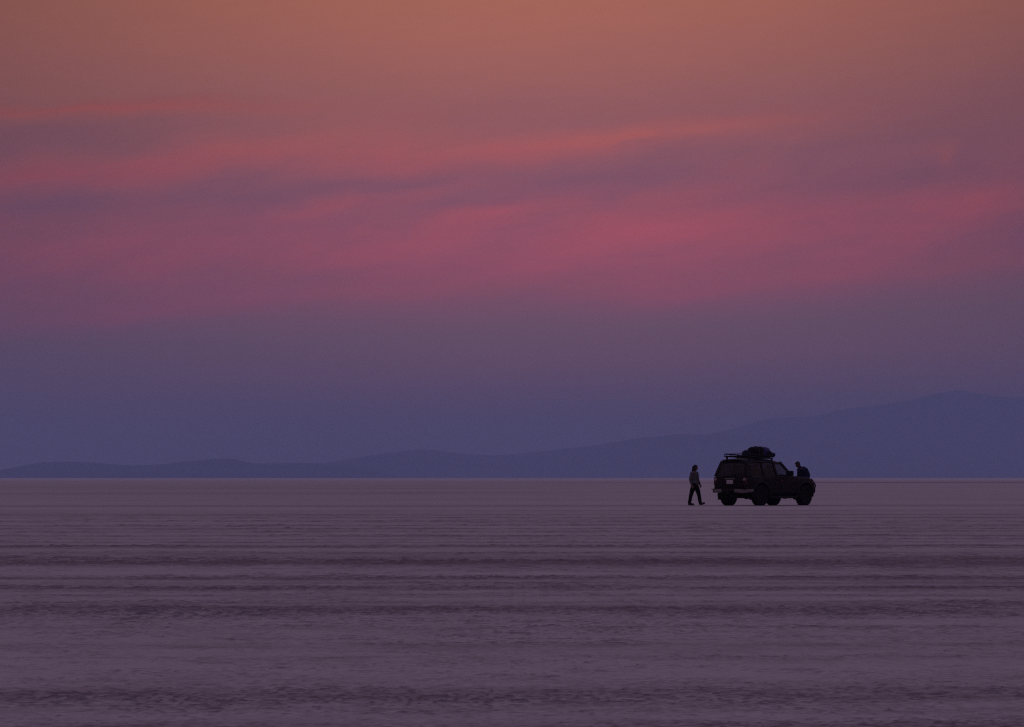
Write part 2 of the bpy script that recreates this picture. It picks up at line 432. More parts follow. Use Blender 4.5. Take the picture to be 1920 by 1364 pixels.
def ground_material():
    global nt, N, Lk
    m = bpy.data.materials.new('dry_lake_crust'); m.use_nodes = True
    nt = m.node_tree; N = nt.nodes; Lk = nt.links
    b = N['Principled BSDF']
    tc = N.new('ShaderNodeTexCoord')
    sp = N.new('ShaderNodeSeparateXYZ'); Lk.new(tc.outputs['Object'], sp.inputs[0])
    x, y = sp.outputs[0], sp.outputs[1]
    P = tc.outputs['Object']
    big = noise(comb(math_n('MULTIPLY', x, .05), math_n('MULTIPLY', y, .18)), 1.0, 8, .72)
    mid = noise(comb(math_n('MULTIPLY', x, 1.3), math_n('MULTIPLY', y, 1.1)), 1.0, 8, .74)
    small = noise(comb(math_n('MULTIPLY', x, 12.0), math_n('MULTIPLY', y, 7.0)), 1.0, 6, .72)
    wide = noise(comb(math_n('MULTIPLY', x, .012), math_n('MULTIPLY', y, .03)), 1.0, 4, .6)
    # log distance along the flat, edges broken by noise
    off = math_n('ADD', math_n('MULTIPLY', math_n('SUBTRACT', big, .5), .014), math_n('MULTIPLY', math_n('SUBTRACT', mid, .5), .012))
    off = math_n('ADD', off, math_n('MULTIPLY', math_n('SUBTRACT', small, .5), .016))
    drift = noise(comb(math_n('MULTIPLY', x, .13), math_n('MULTIPLY', y, .03), 8.0), 1.0, 3)
    off = math_n('ADD', off, math_n('MULTIPLY', math_n('SUBTRACT', drift, .5), .006))
    off = math_n('ADD', off, math_n('MULTIPLY', x, -.0004))
    Lg = math_n('ADD', math_n('LOGARITHM', math_n('MAXIMUM', y, 1.0), 10.0), off)
    t = None
    for c, wd, s in BANDS:
        g = math_n('DIVIDE', math_n('SUBTRACT', Lg, math.log10(c)), max(wd / c / 2.3026, .006))
        g = math_n('POWER', 2.71828, math_n('MULTIPLY', math_n('MULTIPLY', g, g), -1.0))
        if c > 250 and c < 700:      # far bands that fade towards the right
            mr = N.new('ShaderNodeMapRange'); mr.inputs['From Min'].default_value = 12 * c / 290; mr.inputs['From Max'].default_value = -8 * c / 290
            Lk.new(x, mr.inputs['Value']); g = math_n('MULTIPLY', g, mr.outputs[0])
        if c > 700:                  # and ones that fade towards the left
            mr = N.new('ShaderNodeMapRange'); mr.inputs['From Min'].default_value = -25; mr.inputs['From Max'].default_value = 70
            Lk.new(x, mr.inputs['Value']); g = math_n('MULTIPLY', g, mr.outputs[0])
        g = math_n('MULTIPLY', g, s)
        t = g if t is None else math_n('MAXIMUM', t, g)
    # patchy darkening: damp crust where the noise is high
    patch = math_n('MULTIPLY', math_n('SUBTRACT', mid, .5), 2.2)
    patch2 = math_n('MULTIPLY', math_n('SUBTRACT', small, .5), 2.6)
    patch3 = math_n('MULTIPLY', math_n('SUBTRACT', big, .5), 2.4)
    f = math_n('ADD', math_n('MULTIPLY', t, math_n('ADD', .1, math_n('MULTIPLY', big, 1.45))), math_n('MULTIPLY', math_n('ADD', patch, math_n('ADD', patch2, patch3)), math_n('ADD', .55, math_n('MULTIPLY', t, .6))))
    f = math_n('ADD', f, .10)
    f = math_n('ADD', f, math_n('MULTIPLY', math_n('SUBTRACT', wide, .5), .9))
    n = N.new('ShaderNodeClamp'); Lk.new(f, n.inputs[0]); f = n.outputs[0]
    col = mixc(f, LIGHT, DARK)
    # dark pits and clods: shading of the relief put into the base colour
    pit = N.new('ShaderNodeMapRange'); pit.inputs['From Min'].default_value = .60; pit.inputs['From Max'].default_value = .68
    Lk.new(math_n('ADD', noise(comb(math_n('MULTIPLY', x, 26.0), math_n('MULTIPLY', y, 15.0)), 1.0, 4, .65), math_n('MULTIPLY', t, .05)), pit.inputs['Value'])
    col = mixc(math_n('MULTIPLY', pit.outputs[0], .6), col, PIT_SHADE)
    ca = N.new('ShaderNodeAttribute'); ca.attribute_name = 'clod_shade'      # clods standing in the crust, shade of their sides painted in
    col = mixc(math_n('MULTIPLY', ca.outputs['Fac'], .78), col, PIT_SHADE)
    # a few pale salt patches far out
    sal = N.new('ShaderNodeMapRange'); sal.inputs['From Min'].default_value = .70; sal.inputs['From Max'].default_value = .76
    Lk.new(noise(comb(math_n('MULTIPLY', x, .16), math_n('MULTIPLY', y, .03), 4.0), 1.0, 2), sal.inputs['Value'])
    far = N.new('ShaderNodeMapRange'); far.inputs['From Min'].default_value = 400; far.inputs['From Max'].default_value = 600
    Lk.new(y, far.inputs['Value'])
    col = mixc(math_n('MULTIPLY', math_n('MULTIPLY', sal.outputs[0], far.outputs[0]), .8), col, PALE_FAR)
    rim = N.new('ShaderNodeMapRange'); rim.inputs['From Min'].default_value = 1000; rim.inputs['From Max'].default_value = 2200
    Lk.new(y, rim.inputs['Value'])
    col = mixc(math_n('MULTIPLY', rim.outputs[0], .45), col, PALE_FAR)      # ground paler towards the far shore
    Lk.new(col, b.inputs['Base Color'])
    b.inputs['Roughness'].default_value = .9; b.inputs['Specular IOR Level'].default_value = .2
    bp = N.new('ShaderNodeBump'); bp.inputs['Strength'].default_value = .35; bp.inputs['Distance'].default_value = .02
    Lk.new(math_n('ADD', small, mid), bp.inputs['Height']); Lk.new(bp.outputs[0], b.inputs['Normal'])
    return m
LIGHT = (.52, .475, .430); DARK = (.25, .20, .185); PIT_SHADE = (.12, .09, .105); PALE_FAR = (.68, .62, .64)
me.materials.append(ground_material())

# ------------------------------------------------------------------ far hills and mountain
rock = mat('air_blue_rock', (.06, .10, .19), .95, var=.35, scale=.0012, spec=.05)  # blue of the distant air mixed into the rock's base colour
def interp(pts, x):
    return float(np.interp(x, [p[0] for p in pts], [p[1] for p in pts]))
def range_mesh(name, pts, dist, depth, x0, x1, seed, nx=420, ny=40):
    """ridge whose crest reaches the heights of the photo profile at its own distance"""
    xs = np.linspace(x0, x1, nx); ts = np.linspace(0, 1, ny)
    hy = np.interp(xs, [p[0] for p in pts], [896 - p[1] for p in pts])
    kern = np.hanning(9); kern /= kern.sum()
    hy = np.convolve(np.pad(hy, 4, mode='edge'), kern, 'valid')
    XX, TT = np.meshgrid(xs, ts)
    HH = np.tile(hy, (ny, 1))
    yy = dist + (TT - .5) * depth
    wx = (XX - 960) / F * dist
    crest = .5 + .18 * (vnoise(wx / 2600 + seed, wx * 0 + seed) - .5)
    sh = np.where(TT < crest, TT / crest, (1 - TT) / (1 - crest))
    sh = np.clip(sh, 0, 1) ** 1.15
    gull = (vnoise(wx / 900 + seed * 3, yy / 1500) - .5) * .35 + (vnoise(wx / 320 + seed, yy / 480) - .5) * .18
    small = (vnoise(wx / 260 + 5 * seed, yy * 0 + 3) - .5) * 3.0 + (vnoise(wx / 90 + seed, yy * 0 + 9) - .5) * 1.4
    hp = np.maximum(HH + small * np.clip(HH / 20, 0, 1), 0)
    z = hp / F * dist * sh * (1 + gull * (1 - sh) * 1.5) + CAM_H * sh - 2 * (1 - sh)
    co = np.stack([wx, yy, z], -1).reshape(-1, 3)
    idx = np.arange(ny * nx).reshape(ny, nx)
    q = np.stack([idx[:-1, :-1], idx[:-1, 1:], idx[1:, 1:], idx[1:, :-1]], -1).reshape(-1, 4)
    me = bpy.data.meshes.new(name)
    me.from_pydata(co.tolist(), [], q.tolist()); me.update()
    for p in me.polygons: p.use_smooth = True
    me.materials.append(rock)
    o = bpy.data.objects.new(name, me); COL.objects.link(o)
    return tag(o, kind='structure')
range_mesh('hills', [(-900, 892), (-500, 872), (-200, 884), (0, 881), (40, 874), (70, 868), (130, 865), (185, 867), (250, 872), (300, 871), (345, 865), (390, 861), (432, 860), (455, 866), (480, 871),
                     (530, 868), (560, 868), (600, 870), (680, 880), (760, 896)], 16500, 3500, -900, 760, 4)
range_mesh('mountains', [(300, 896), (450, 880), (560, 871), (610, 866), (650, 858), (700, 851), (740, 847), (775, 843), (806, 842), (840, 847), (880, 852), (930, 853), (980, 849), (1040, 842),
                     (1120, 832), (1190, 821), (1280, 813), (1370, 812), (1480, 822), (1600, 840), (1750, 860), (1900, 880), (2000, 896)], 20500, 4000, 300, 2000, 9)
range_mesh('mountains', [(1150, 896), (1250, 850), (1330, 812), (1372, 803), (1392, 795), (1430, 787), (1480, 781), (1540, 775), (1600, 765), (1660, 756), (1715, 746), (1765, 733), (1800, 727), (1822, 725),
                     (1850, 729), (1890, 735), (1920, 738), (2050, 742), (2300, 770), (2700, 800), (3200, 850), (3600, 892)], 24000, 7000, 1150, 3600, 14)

# ------------------------------------------------------------------ haze
bm = bmesh.new()
add_box(bm, (0, 0, 284.5), (82000, 82000, 571))
hm = bpy.data.materials.new('evening_haze'); hm.use_nodes = True
hn = hm.node_tree; hn.nodes.remove(hn.nodes['Principled BSDF'])
pv = hn.nodes.new('ShaderNodeVolumePrincipled')
HAZE_COL = (.53, .71, .98)
pv.inputs['Color'].default_value = (*HAZE_COL, 1); pv.inputs['Density'].default_value = HAZE_DEN
pv.inputs['Anisotropy'].default_value = 0.0
hn.links.new(pv.outputs[0], hn.nodes['Material Output'].inputs['Volume'])
hz = mesh_obj('haze', bm, hm, smooth=0)
tag(hz, kind='stuff')

# ------------------------------------------------------------------ the off-road car
HEAD = R(38.5) + math.atan2(1436.5 - 960, F)
CX, CY = (1436.5 - 960) / F * D, D
CROT = math.pi / 2 - HEAD
car = empty('parked_car', (CX, CY, 0), CROT)
tag(car, 'dark off-road car with luggage piled on its roof rack, parked on the pale flat', 'car')
WB = 1.335; TR = .745; WR = .385

def wid(x):
    v = .855
    if x < -1.75: v -= .085 * ((-1.75 - x) / .47) ** 2.2
    if x > 1.45: v -= .13 * ((x - 1.45) / .6) ** 2.2
    return v
def topz(x):
    return float(np.interp(x, [-2.3, -2.1, -.4, .5, .64, 1.5, 1.9, 2.02, 2.1], [1.09, 1.11, 1.11, 1.10, 1.11, 1.055, .99, .93, .86]))
def botz(x):
    b = float(np.interp(x, [-2.3, -1.8, -1.7, 1.7, 1.8, 2.1], [.56, .52, .40, .40, .46, .50]))
    for xc in (-WB, WB):
        dx = x - xc
        if abs(dx) < .47: b = max(b, .40 + math.sqrt(.47 ** 2 - dx * dx))
    return b
SS = [0, .03, .2, .45, .7, .88, .97, 1.0]
OO = [.93, .985, 1.0, 1.0, .992, .975, .95, .90]
def side_y(x, z):
    b, t = .42, topz(x)
    return wid(x) * float(np.interp((z - b) / (t - b), SS, OO))
xs = sorted(set([-2.22, -2.2, -2.15, -2.05, -1.95, 2.05, 2.03, 1.98, 1.9] + [round(v, 3) for v in np.linspace(-1.85, 1.85, 75)]
                + [s * WB + d for s in (-1, 1) for d in (-.471, -.469, -.46, .46, .469, .471)]))
rings = []
for x in xs:
    b, t = botz(x), topz(x)
    r = []
    for s in SS:
        z = b + s * (t - b)
        r.append((x, -side_y(x, z) if s > 0 else -side_y(x, z) * .97, z))
    r += [(x, -wid(x) * .55, t + .018), (x, 0, t + .025), (x, wid(x) * .55, t + .018)]
    for s in reversed(SS):
        z = b + s * (t - b)
        r.append((x, side_y(x, z) if s > 0 else side_y(x, z) * .97, z))
    rings.append(r)
bm = bmesh.new(); add_rings(bm, rings)
mesh_obj('body', bm, M['paint'], car, 40)

# greenhouse
def gy(z): return .80 - .185 * (z - 1.10) / .56
def pillar(name, quad, inner=.06):
    """quad in (x,z) on the cabin side plane, one mesh holding both sides' mirrored twin is avoided: call per side"""
    for s in (-1, 1):
        bm = bmesh.new()
        o = [(x, s * gy(z), z) for x, z in quad]; i = [(x, s * (gy(z) - inner), z) for x, z in quad]
        add_rings(bm, [o, i]); mesh_obj(name, bm, M['paint'], car, 30)
pillar('windshield_pillar', [(.66, 1.10), (.53, 1.10), (.01, 1.62), (.12, 1.665)])
pillar('centre_pillar', [(-.26, 1.10), (-.37, 1.10), (-.42, 1.63), (-.32, 1.63)])
pillar('door_pillar', [(-1.06, 1.10), (-1.20, 1.10), (-1.14, 1.63), (-1.03, 1.63)])
pillar('rear_pillar', [(-1.84, 1.10), (-2.21, 1.10), (-2.03, 1.64), (-1.82, 1.64)])
# roof: crowned slab with a small lip at the rear
bm = bmesh.new(); rings = []
for x, zc, hw in [(-2.09, 1.685, .50), (-2.06, 1.72, .56), (-1.95, 1.765, .615), (-1.5, 1.79, .635), (-.9, 1.785, .635), (-.4, 1.765, .63), (-.1, 1.735, .62), (.06, 1.705, .60), (.15, 1.675, .575)]:
    prof = [(-1, -.150), (-.98, -.118), (-.88, -.075), (-.6, -.025), (0, 0), (.6, -.025), (.88, -.075), (.98, -.118), (1, -.150), (.9, -.17), (0, -.10), (-.9, -.17)]
    rings.append([(x, hw * p, zc + (q if x < .1 and x > -2.05 else q * .6)) for p, q in prof])
add_rings(bm, rings); mesh_obj('roof', bm, M['paint'], car, 40)

def pane(name, quad3, m, parent, th=.005):
    bm = bmesh.new()
    q = [Vector(p) for p in quad3]
    n = (q[1] - q[0]).cross(q[2] - q[0]).normalized() * th
    add_rings(bm, [q, [p - n for p in q]])
    return mesh_obj(name, bm, m, parent, 0)
def sidepane(name, quad, s, m, parent):
    return pane(name, [(x, s * (gy(z) - .025), z) for x, z in quad], m, parent)

# doors with handles and glass
def door(x0, x1, s, zb=.47):
    bm = bmesh.new()
    cols = np.linspace(x0, x1, 16); rows = [.47, .52, .62, .75, .88, .98, 1.04, 1.075]
    def bot(x):
        b = zb
        for xc in (-WB, WB):
            dx = x - xc
            if abs(dx) < .54: b = max(b, .40 + math.sqrt(.54 ** 2 - dx * dx))
        return b
    outer, inner = [], []
    for x in cols:
        ro, ri = [], []
        for z in rows:
            zz = bot(x) + (z - .47) / (1.075 - .47) * (1.075 - bot(x))
            y = side_y(x, zz)
            ro.append(bm.verts.new((x, s * (y + .008), zz))); ri.append(bm.verts.new((x, s * (y - .004), zz)))
        outer.append(ro); inner.append(ri)
    nx, nz = len(cols), len(rows)
    for i in range(nx - 1):
        for j in range(nz - 1):
            bm.faces.new((outer[i][j], outer[i + 1][j], outer[i + 1][j + 1], outer[i][j + 1]))
            bm.faces.new((inner[i][j], inner[i][j + 1], inner[i + 1][j + 1], inner[i + 1][j]))
    for i in range(nx - 1):
        for j in (0, nz - 1):
            bm.faces.new((outer[i][j], inner[i][j], inner[i + 1][j], outer[i + 1][j]))
    for j in range(nz - 1):
        for i in (0, nx - 1):
            bm.faces.new((outer[i][j], inner[i][j], inner[i][j + 1], outer[i][j + 1]))
    d = mesh_obj('door', bm, M['paint'], car, 40)
    hx = x0 + .13
    bm = bmesh.new(); y = side_y(hx, .99) + .02
    add_tube(bm, [(hx - .09, s * (y - .012), .985), (hx - .07, s * (y + .014), .99), (hx + .07, s * (y + .014), .99), (hx + .09, s * (y - .012), .985)], .014, 8)
    mesh_obj('handle', bm, M['trim'], d)
    bm = bmesh.new(); zm = .68; xm = (x0 + x1) / 2
    add_box(bm, (xm, s * (side_y(xm, zm) + .014), zm), (abs(x1 - x0) * .72, .018, .06), bevel=.006)
    mesh_obj('rub_strip', bm, M['trim'], d)
    return d
doors = {}
for s in (-1, 1):
    fd = door(-.285, .70, s); rd = door(-1.12, -.305, s)
    sidepane('window', [(-.29, 1.11), (.50, 1.11), (.0, 1.615), (-.34, 1.615)], s, M['glass'], fd)
    sidepane('window', [(-1.05, 1.11), (-.38, 1.11), (-.43, 1.62), (-1.03, 1.62)], s, M['tint'], rd)
    sidepane('side_window', [(-1.83, 1.11), (-1.19, 1.11), (-1.14, 1.62), (-1.81, 1.62)], s, M['tint'], car)
    doors[s] = fd
    # mirror on the front door
    bm = bmesh.new()
    add_box(bm, (.20, s * .98, 1.215), (.13, .28, .19), rot_xyz(z=-12 * s), bevel=.035)
    mr = mesh_obj('door_mirror', bm, M['trim'], fd)
    bm = bmesh.new(); add_box(bm, (.30, s * .85, 1.15), (.09, .16, .06), rot_xyz(x=-18 * s), bevel=.015)
    mesh_obj('mirror_arm', bm, M['trim'], mr)
# dull red round mark on the right front door
bm = bmesh.new(); xk, zk = -.16, .975
add_lathe(bm, [(.001, -.001), (.055, -.001), (.055, .006), (.001, .006)], 20, 'Y', (0, 0, 0))
for v in bm.verts: v.co = Vector((v.co.x + xk + .05, -(side_y(xk, zk) + .009) - v.co.y * .5, v.co.z + zk - .02))
so_ = mesh_obj('round_mark', bm, M['mark'], doors[-1]); so_['label'] = 'small dull red round mark on the right front door'

pane('windshield', [(.63, -.73, 1.12), (.63, .73, 1.12), (.11, .56, 1.645), (.11, -.56, 1.645)], M['glass'], car)

# wheel arches flares
for sx in (-1, 1):
    for s in (-1, 1):
        bm = bmesh.new(); rings = []
        for a in np.linspace(R(-8), R(188), 25):
            c_, s_ = math.cos(a), math.sin(a)
            def pt(rr, dy): 
                x = sx * WB + rr * c_; z = .40 + rr * s_
                return (x, s * (side_y(x, min(max(z, .5), .95)) + dy), z)
            rings.append([pt(.465, -.05), pt(.465, .035), pt(.50, .042), pt(.545, .012), pt(.55, -.05)])
        add_rings(bm, rings); mesh_obj('wheel_arch_flare', bm, M['trim'], car, 50)

# wheels
def wheel(x, y, s, parent, name='wheel'):
    t = empty(name); t.parent = parent; t.location = (x, y, WR)
    wd = .13
    bm = bmesh.new()
    add_lathe(bm, [(.215, -wd * .8), (.25, -wd), (.33, -wd * 1.02), (.365, -wd * .9), (.383, -wd * .72), (.385, -wd * .3), (.385, wd * .3), (.383, wd * .72), (.365, wd * .9), (.33, wd * 1.02), (.25, wd), (.215, wd * .8)], 48, 'Y')
    for k in range(36):      # tread blocks
        a = 2 * math.pi * k / 36
        for yy in (-.085, .085):
            add_box(bm, (math.cos(a + yy) * .385, yy, math.sin(a + yy) * .385), (.016, .07, .042), Matrix.Rotation(-(a + yy), 3, 'Y'))
    mesh_obj('tyre', bm, M['rubber'], t, 40)
    bm = bmesh.new()
    add_lathe(bm, [(.214, -.10), (.22, .085 * s), (.205, .10 * s), (.19, .075 * s), (.185, .02 * s)], 36, 'Y')
    for k in range(6):
        a = 2 * math.pi * k / 6
        add_box(bm, (math.cos(a) * .12, .058 * s, math.sin(a) * .12), (.17, .03, .05), Matrix.Rotation(-a, 3, 'Y'), bevel=.008)
    rm = mesh_obj('rim', bm, M['alloy'], t, 40)
    bm = bmesh.new(); add_lathe(bm, [(.06, .05 * s), (.058, .08 * s), (.04, .098 * s), (.01, .10 * s)], 20, 'Y')
    mesh_obj('hub_cap', bm, M['trim'], t, 40)
    return t
for x in (-WB, WB):
    for s in (-1, 1): wheel(x, s * TR, s, car)

# rear end
def tz(z): return float(np.interp(z, [.5, 1.1, 1.66], [-2.225, -2.225, -2.045]))
bm = bmesh.new()      # tailgate panel: lower skin with recess around the plate
add_box(bm, (-2.228, 0, .86), (.03, 1.26, .46), bevel=.012)
tg = mesh_obj('tailgate', bm, M['paint'], car, 40)
bm = bmesh.new(); add_box(bm, (-2.252, 0, 1.005), (.028, .46, .045), bevel=.01)
mesh_obj('handle', bm, M['chrome'], tg)
bm = bmesh.new(); add_box(bm, (-2.248, 0, .885), (.014, .42, .17), bevel=.005)
mesh_obj('plate_recess', bm, M['trim'], tg)
bm = bmesh.new(); add_box(bm, (-2.262, 0, .885), (.012, .31, .145), bevel=.005)
pl = mesh_obj('licence_plate', bm, M['plate'], tg)
# window surround and glass
bm = bmesh.new()
for y0, y1 in ((-.70, -.64), (.64, .70)):
    add_rings(bm, [[(tz(1.1) - .006, y0, 1.09), (tz(1.1) - .006, y1, 1.09), (tz(1.1) + .05, y1, 1.09), (tz(1.1) + .05, y0, 1.09)],
                   [(tz(1.66) - .006, y0 * .85, 1.66), (tz(1.66) - .006, y1 * .85, 1.66), (tz(1.66) + .05, y1 * .85, 1.66), (tz(1.66) + .05, y0 * .85, 1.66)]])
add_box(bm, (-2.05, 0, 1.655), (.05, 1.10, .05)); add_box(bm, (-2.21, 0, 1.10), (.05, 1.28, .04))
mesh_obj('window_frame', bm, M['trim'], tg, 30)
pane('rear_window', [(tz(1.12) + .01, .66, 1.12), (tz(1.12) + .01, -.66, 1.12), (tz(1.64) + .01, -.57, 1.64), (tz(1.64) + .01, .57, 1.64)], M['tint'], tg)
bm = bmesh.new()
add_tube(bm, [(-2.24, .05, 1.12), (-2.245, -.2, 1.165), (-2.235, -.42, 1.19)], .010, 6)
add_tube(bm, [(-2.25, -.05, 1.15), (-2.24, -.5, 1.20)], .008, 6)
mesh_obj('wiper', bm, M['trim'], tg)
bm = bmesh.new(); add_box(bm, (-2.10, 0, 1.70), (.16, .86, .028), rot_xyz(y=8), bevel=.01)
mesh_obj('rear_spoiler', bm, M['paint'], car)
for s in (-1, 1):
    bm = bmesh.new()
    add_box(bm, (-2.205, s * .715, .92), (.07, .16, .30), rot_xyz(z=-16 * s), bevel=.02)
    tl = mesh_obj('tail_lamp', bm, M['red'], car)
    bm = bmesh.new(); add_box(bm, (-2.243, s * .695, .985), (.02, .12, .085), rot_xyz(z=-10 * s), bevel=.008)
    mesh_obj('reversing_lens', bm, M['clear'], tl)
# rear bumper: two metal ends and a dark step between
bm = bmesh.new()
add_box(bm, (-2.31, 0, .575), (.16, .66, .09), bevel=.02)
add_box(bm, (-2.30, 0, .627), (.17, 1.66, .018), bevel=.005)
bp_ = mesh_obj('rear_bumper', bm, M['trim'], car)
for s in (-1, 1):
    bm = bmesh.new(); rings = []
    for y, x, hh in ((.31, -2.385, .115), (.5, -2.383, .13), (.68, -2.36, .14), (.78, -2.31, .14), (.835, -2.22, .13), (.865, -2.0, .11), (.87, -1.83, .09)):
        nx_ = .05
        rings.append([(x, s * y, .618), (x - .012, s * (y + .008), .60), (x, s * y, .62 - hh), (x + nx_, s * (y - .03), .62 - hh), (x + nx_, s * (y - .03), .618)])
    add_rings(bm, rings); mesh_obj('bumper_end', bm, M['chrome'], bp_, 50)
bm = bmesh.new(); add_box(bm, (-2.34, 0, .47), (.16, .09, .07), bevel=.01); add_tube(bm, [(-2.40, 0, .50), (-2.42, 0, .56)], .02, 8)
mesh_obj('tow_hitch', bm, M['trim'], car)
# mud flaps
for sx, xf in ((-1, -1.79), (1, .88)):
    for s in (-1, 1):
        bm = bmesh.new(); add_box(bm, (xf, s * .755, .385), (.016, .27, .33), rot_xyz(y=8), bevel=.005)
        mesh_obj('mud_flap', bm, M['rubber'], car)
# underbody
bm = bmesh.new()
add_box(bm, (0, 0, .42), (3.3, 1.05, .14)); add_box(bm, (-1.95, 0, .48), (.5, 1.1, .12)); add_box(bm, (1.7, 0, .46), (.5, .9, .12))
for s in (-1, 1): add_box(bm, (-.1, s * .52, .36), (3.9, .09, .12))
mesh_obj('chassis', bm, M['trim'], car, 0)
bm = bmesh.new(); add_lathe(bm, [(.02, -.10), (.30, -.10), (.34, -.07), (.36, 0), (.34, .07), (.30, .10), (.02, .10)], 36, 'Z', (-1.93, .02, .40))
mesh_obj('spare_wheel', bm, M['rubber'], car, 40)
bm = bmesh.new()
add_tube(bm, [(-WB, -.66, .385), (-WB, .66, .385)], .055, 12); add_ellipsoid(bm, (-WB, -.12, .375), (.16, .17, .135))
mesh_obj('rear_axle', bm, M['trim'], car)
bm = bmesh.new(); add_tube(bm, [(WB, -.66, .385), (WB, .66, .385)], .05, 12); add_ellipsoid(bm, (WB, .15, .36), (.15, .16, .12))
mesh_obj('front_axle', bm, M['trim'], car)
bm = bmesh.new(); add_tube(bm, [(-1.0, -.45, .33), (-1.5, -.55, .40), (-1.9, -.58, .36), (-2.2, -.60, .34)], .035, 10)
mesh_obj('exhaust_pipe', bm, M['trim'], car)
for s in (-1, 1):
    bm = bmesh.new()
    add_tube(bm, [(-.86, s * .70, .40), (-.76, s * .87, .31), (.74, s * .87, .31), (.84, s * .70, .40)], .042, 10)
    mesh_obj('side_step', bm, M['trim'], car)
# front end
bm = bmesh.new(); rings = []
for y in np.linspace(-.86, .86, 15):
    x = 2.14 - .24 * abs(y / .86) ** 3.2
    rings.append([(x - .14, y, .72), (x, y, .71), (x + .025, y, .60), (x - .01, y, .47), (x - .14, y, .44)])
add_rings(bm, rings); mesh_obj('front_bumper', bm, M['trim'], car, 40)
bm = bmesh.new(); add_box(bm, (2.055, 0, .83), (.05, .86, .20), bevel=.01)
for k in range(5): add_box(bm, (2.085, 0, .76 + k * .035), (.02, .8, .014))
mesh_obj('grille', bm, M['trim'], car, 30)
for s in (-1, 1):
    bm = bmesh.new(); add_box(bm, (2.035, s * .565, .84), (.07, .25, .18), rot_xyz(z=-14 * s), bevel=.02)
    hl = mesh_obj('headlight', bm, M['clear'], car)
    bm = bmesh.new(); add_box(bm, (1.955, s * .725, .84), (.12, .05, .15), rot_xyz(z=-28 * s), bevel=.015)
    mesh_obj('turn_signal', bm, M['amber'], hl)
bm = bmesh.new()
add_tube(bm, [(2.16, -.42, .52), (2.22, -.42, .72), (2.14, -.40, .98), (2.11, -.30, 1.03), (2.11, .30, 1.03), (2.14, .40, .98), (2.22, .42, .72), (2.16, .42, .52)], .032, 10)
for z in (.78, .9): add_tube(bm, [(2.20 - (z - .72) * .2, -.42, z), (2.20 - (z - .72) * .2, .42, z)], .02, 8)
for s in (-1, 1):
    add_tube(bm, [(2.13, s * .41, 1.0), (2.06, s * .58, .985), (2.00, s * .70, .90), (2.00, s * .80, .76), (2.05, s * .76, .70), (2.14, s * .60, .67), (2.21, s * .42, .66)], .025, 10)
    add_tube(bm, [(2.17, s * .41, .83), (2.10, s * .60, .83), (2.00, s * .755, .82)], .016, 8)
mesh_obj('brush_guard', bm, M['trim'], car, 50)
# hood panel and bonnet scoop line
bm = bmesh.new(); rings = []
for x in np.linspace(.70, 1.93, 14):
    t = topz(x); wv = wid(x) * .80
    rings.append([(x, wv * p, t + .028 - .022 * abs(p) ** 2.5 + .008) for p in np.linspace(-1, 1, 15)] + [(x, wv * p, t - .02) for p in np.linspace(1, -1, 15)])
add_rings(bm, rings); mesh_obj('hood', bm, M['paint'], car, 40)
# interior
for y in (-.38, .38):
    bm = bmesh.new()
    add_box(bm, (-.22, y, 1.10), (.16, .50, .56), rot_xyz(y=-12), bevel=.05)
    st_ = mesh_obj('seat', bm, M['seat'], car)
    bm = bmesh.new(); add_box(bm, (-.31, y, 1.45), (.10, .26, .17), rot_xyz(y=-8), bevel=.04)
    add_tube(bm, [(-.29, y - .06, 1.33), (-.30, y - .06, 1.40)], .008, 6); add_tube(bm, [(-.29, y + .06, 1.33), (-.30, y + .06, 1.40)], .008, 6)
    mesh_obj('headrest', bm, M['seat'], st_)
bm = bmesh.new(); add_box(bm, (-1.12, 0, 1.10), (.16, 1.24, .46), rot_xyz(y=-10), bevel=.05)
rs_ = mesh_obj('rear_seat', bm, M['seat'], car)
for y in (-.38, .38):
    bm = bmesh.new(); add_box(bm, (-1.19, y, 1.40), (.10, .27, .17), rot_xyz(y=-8), bevel=.04); mesh_obj('headrest', bm, M['seat'], rs_)
bm = bmesh.new(); add_box(bm, (.42, 0, 1.12), (.32, 1.36, .09), bevel=.04); mesh_obj('dashboard', bm, M['trim'], car)
bm = bmesh.new(); c0 = Vector((.14, .38, 1.13)); pts = []
for k in range(20):
    a = 2 * math.pi * k / 20; pts.append(c0 + Vector((-.09 * math.sin(a), .18 * math.cos(a), .155 * math.sin(a))))
add_tube(bm, pts, .014, 8, True); add_tube(bm, [c0, c0 + Vector((.25, 0, -.08))], .02, 8)
mesh_obj('steering_wheel', bm, M['trim'], car)
# roof rack
rk = empty('roof_rack'); rk.parent = car
def rz(x): return 1.855 - .047 * (x + 1.92)
bm = bmesh.new()
def loop(dz, hw, x0=-1.88, x1=-.24):
    q = [(x0, -hw + .08), (x0, hw - .08), (x0 + .08, hw), (x1 - .08, hw), (x1, hw - .08), (x1, -hw + .08), (x1 - .08, -hw), (x0 + .08, -hw)]
    return [(x, y, rz(x) + dz) for x, y in q]
add_tube(bm, loop(0, .56, -1.91), .018, 8, True)
for x in np.linspace(-1.8, -.36, 9): add_tube(bm, [(x, -.55, rz(x)), (x, .55, rz(x))], .012, 6)
mesh_obj('base_frame', bm, M['trim'], rk, 50)
bm = bmesh.new(); add_tube(bm, loop(.085, .57), .017, 8, True)
mesh_obj('top_rail', bm, M['trim'], rk, 50)
ups = [((x, s * .56, rz(x)), (x, s * .568, rz(x) + .085)) for s in (-1, 1) for x in (-1.80, -1.45, -1.03, -.62, -.30)]
ups += [((-1.905, y, rz(-1.90)), (-1.88, y, rz(-1.88) + .085)) for y in (-.42, -.14, .14, .42)]
for p, q in ups:
    bm = bmesh.new(); add_tube(bm, [p, q], .011, 6); mesh_obj('upright', bm, M['trim'], rk, 50)
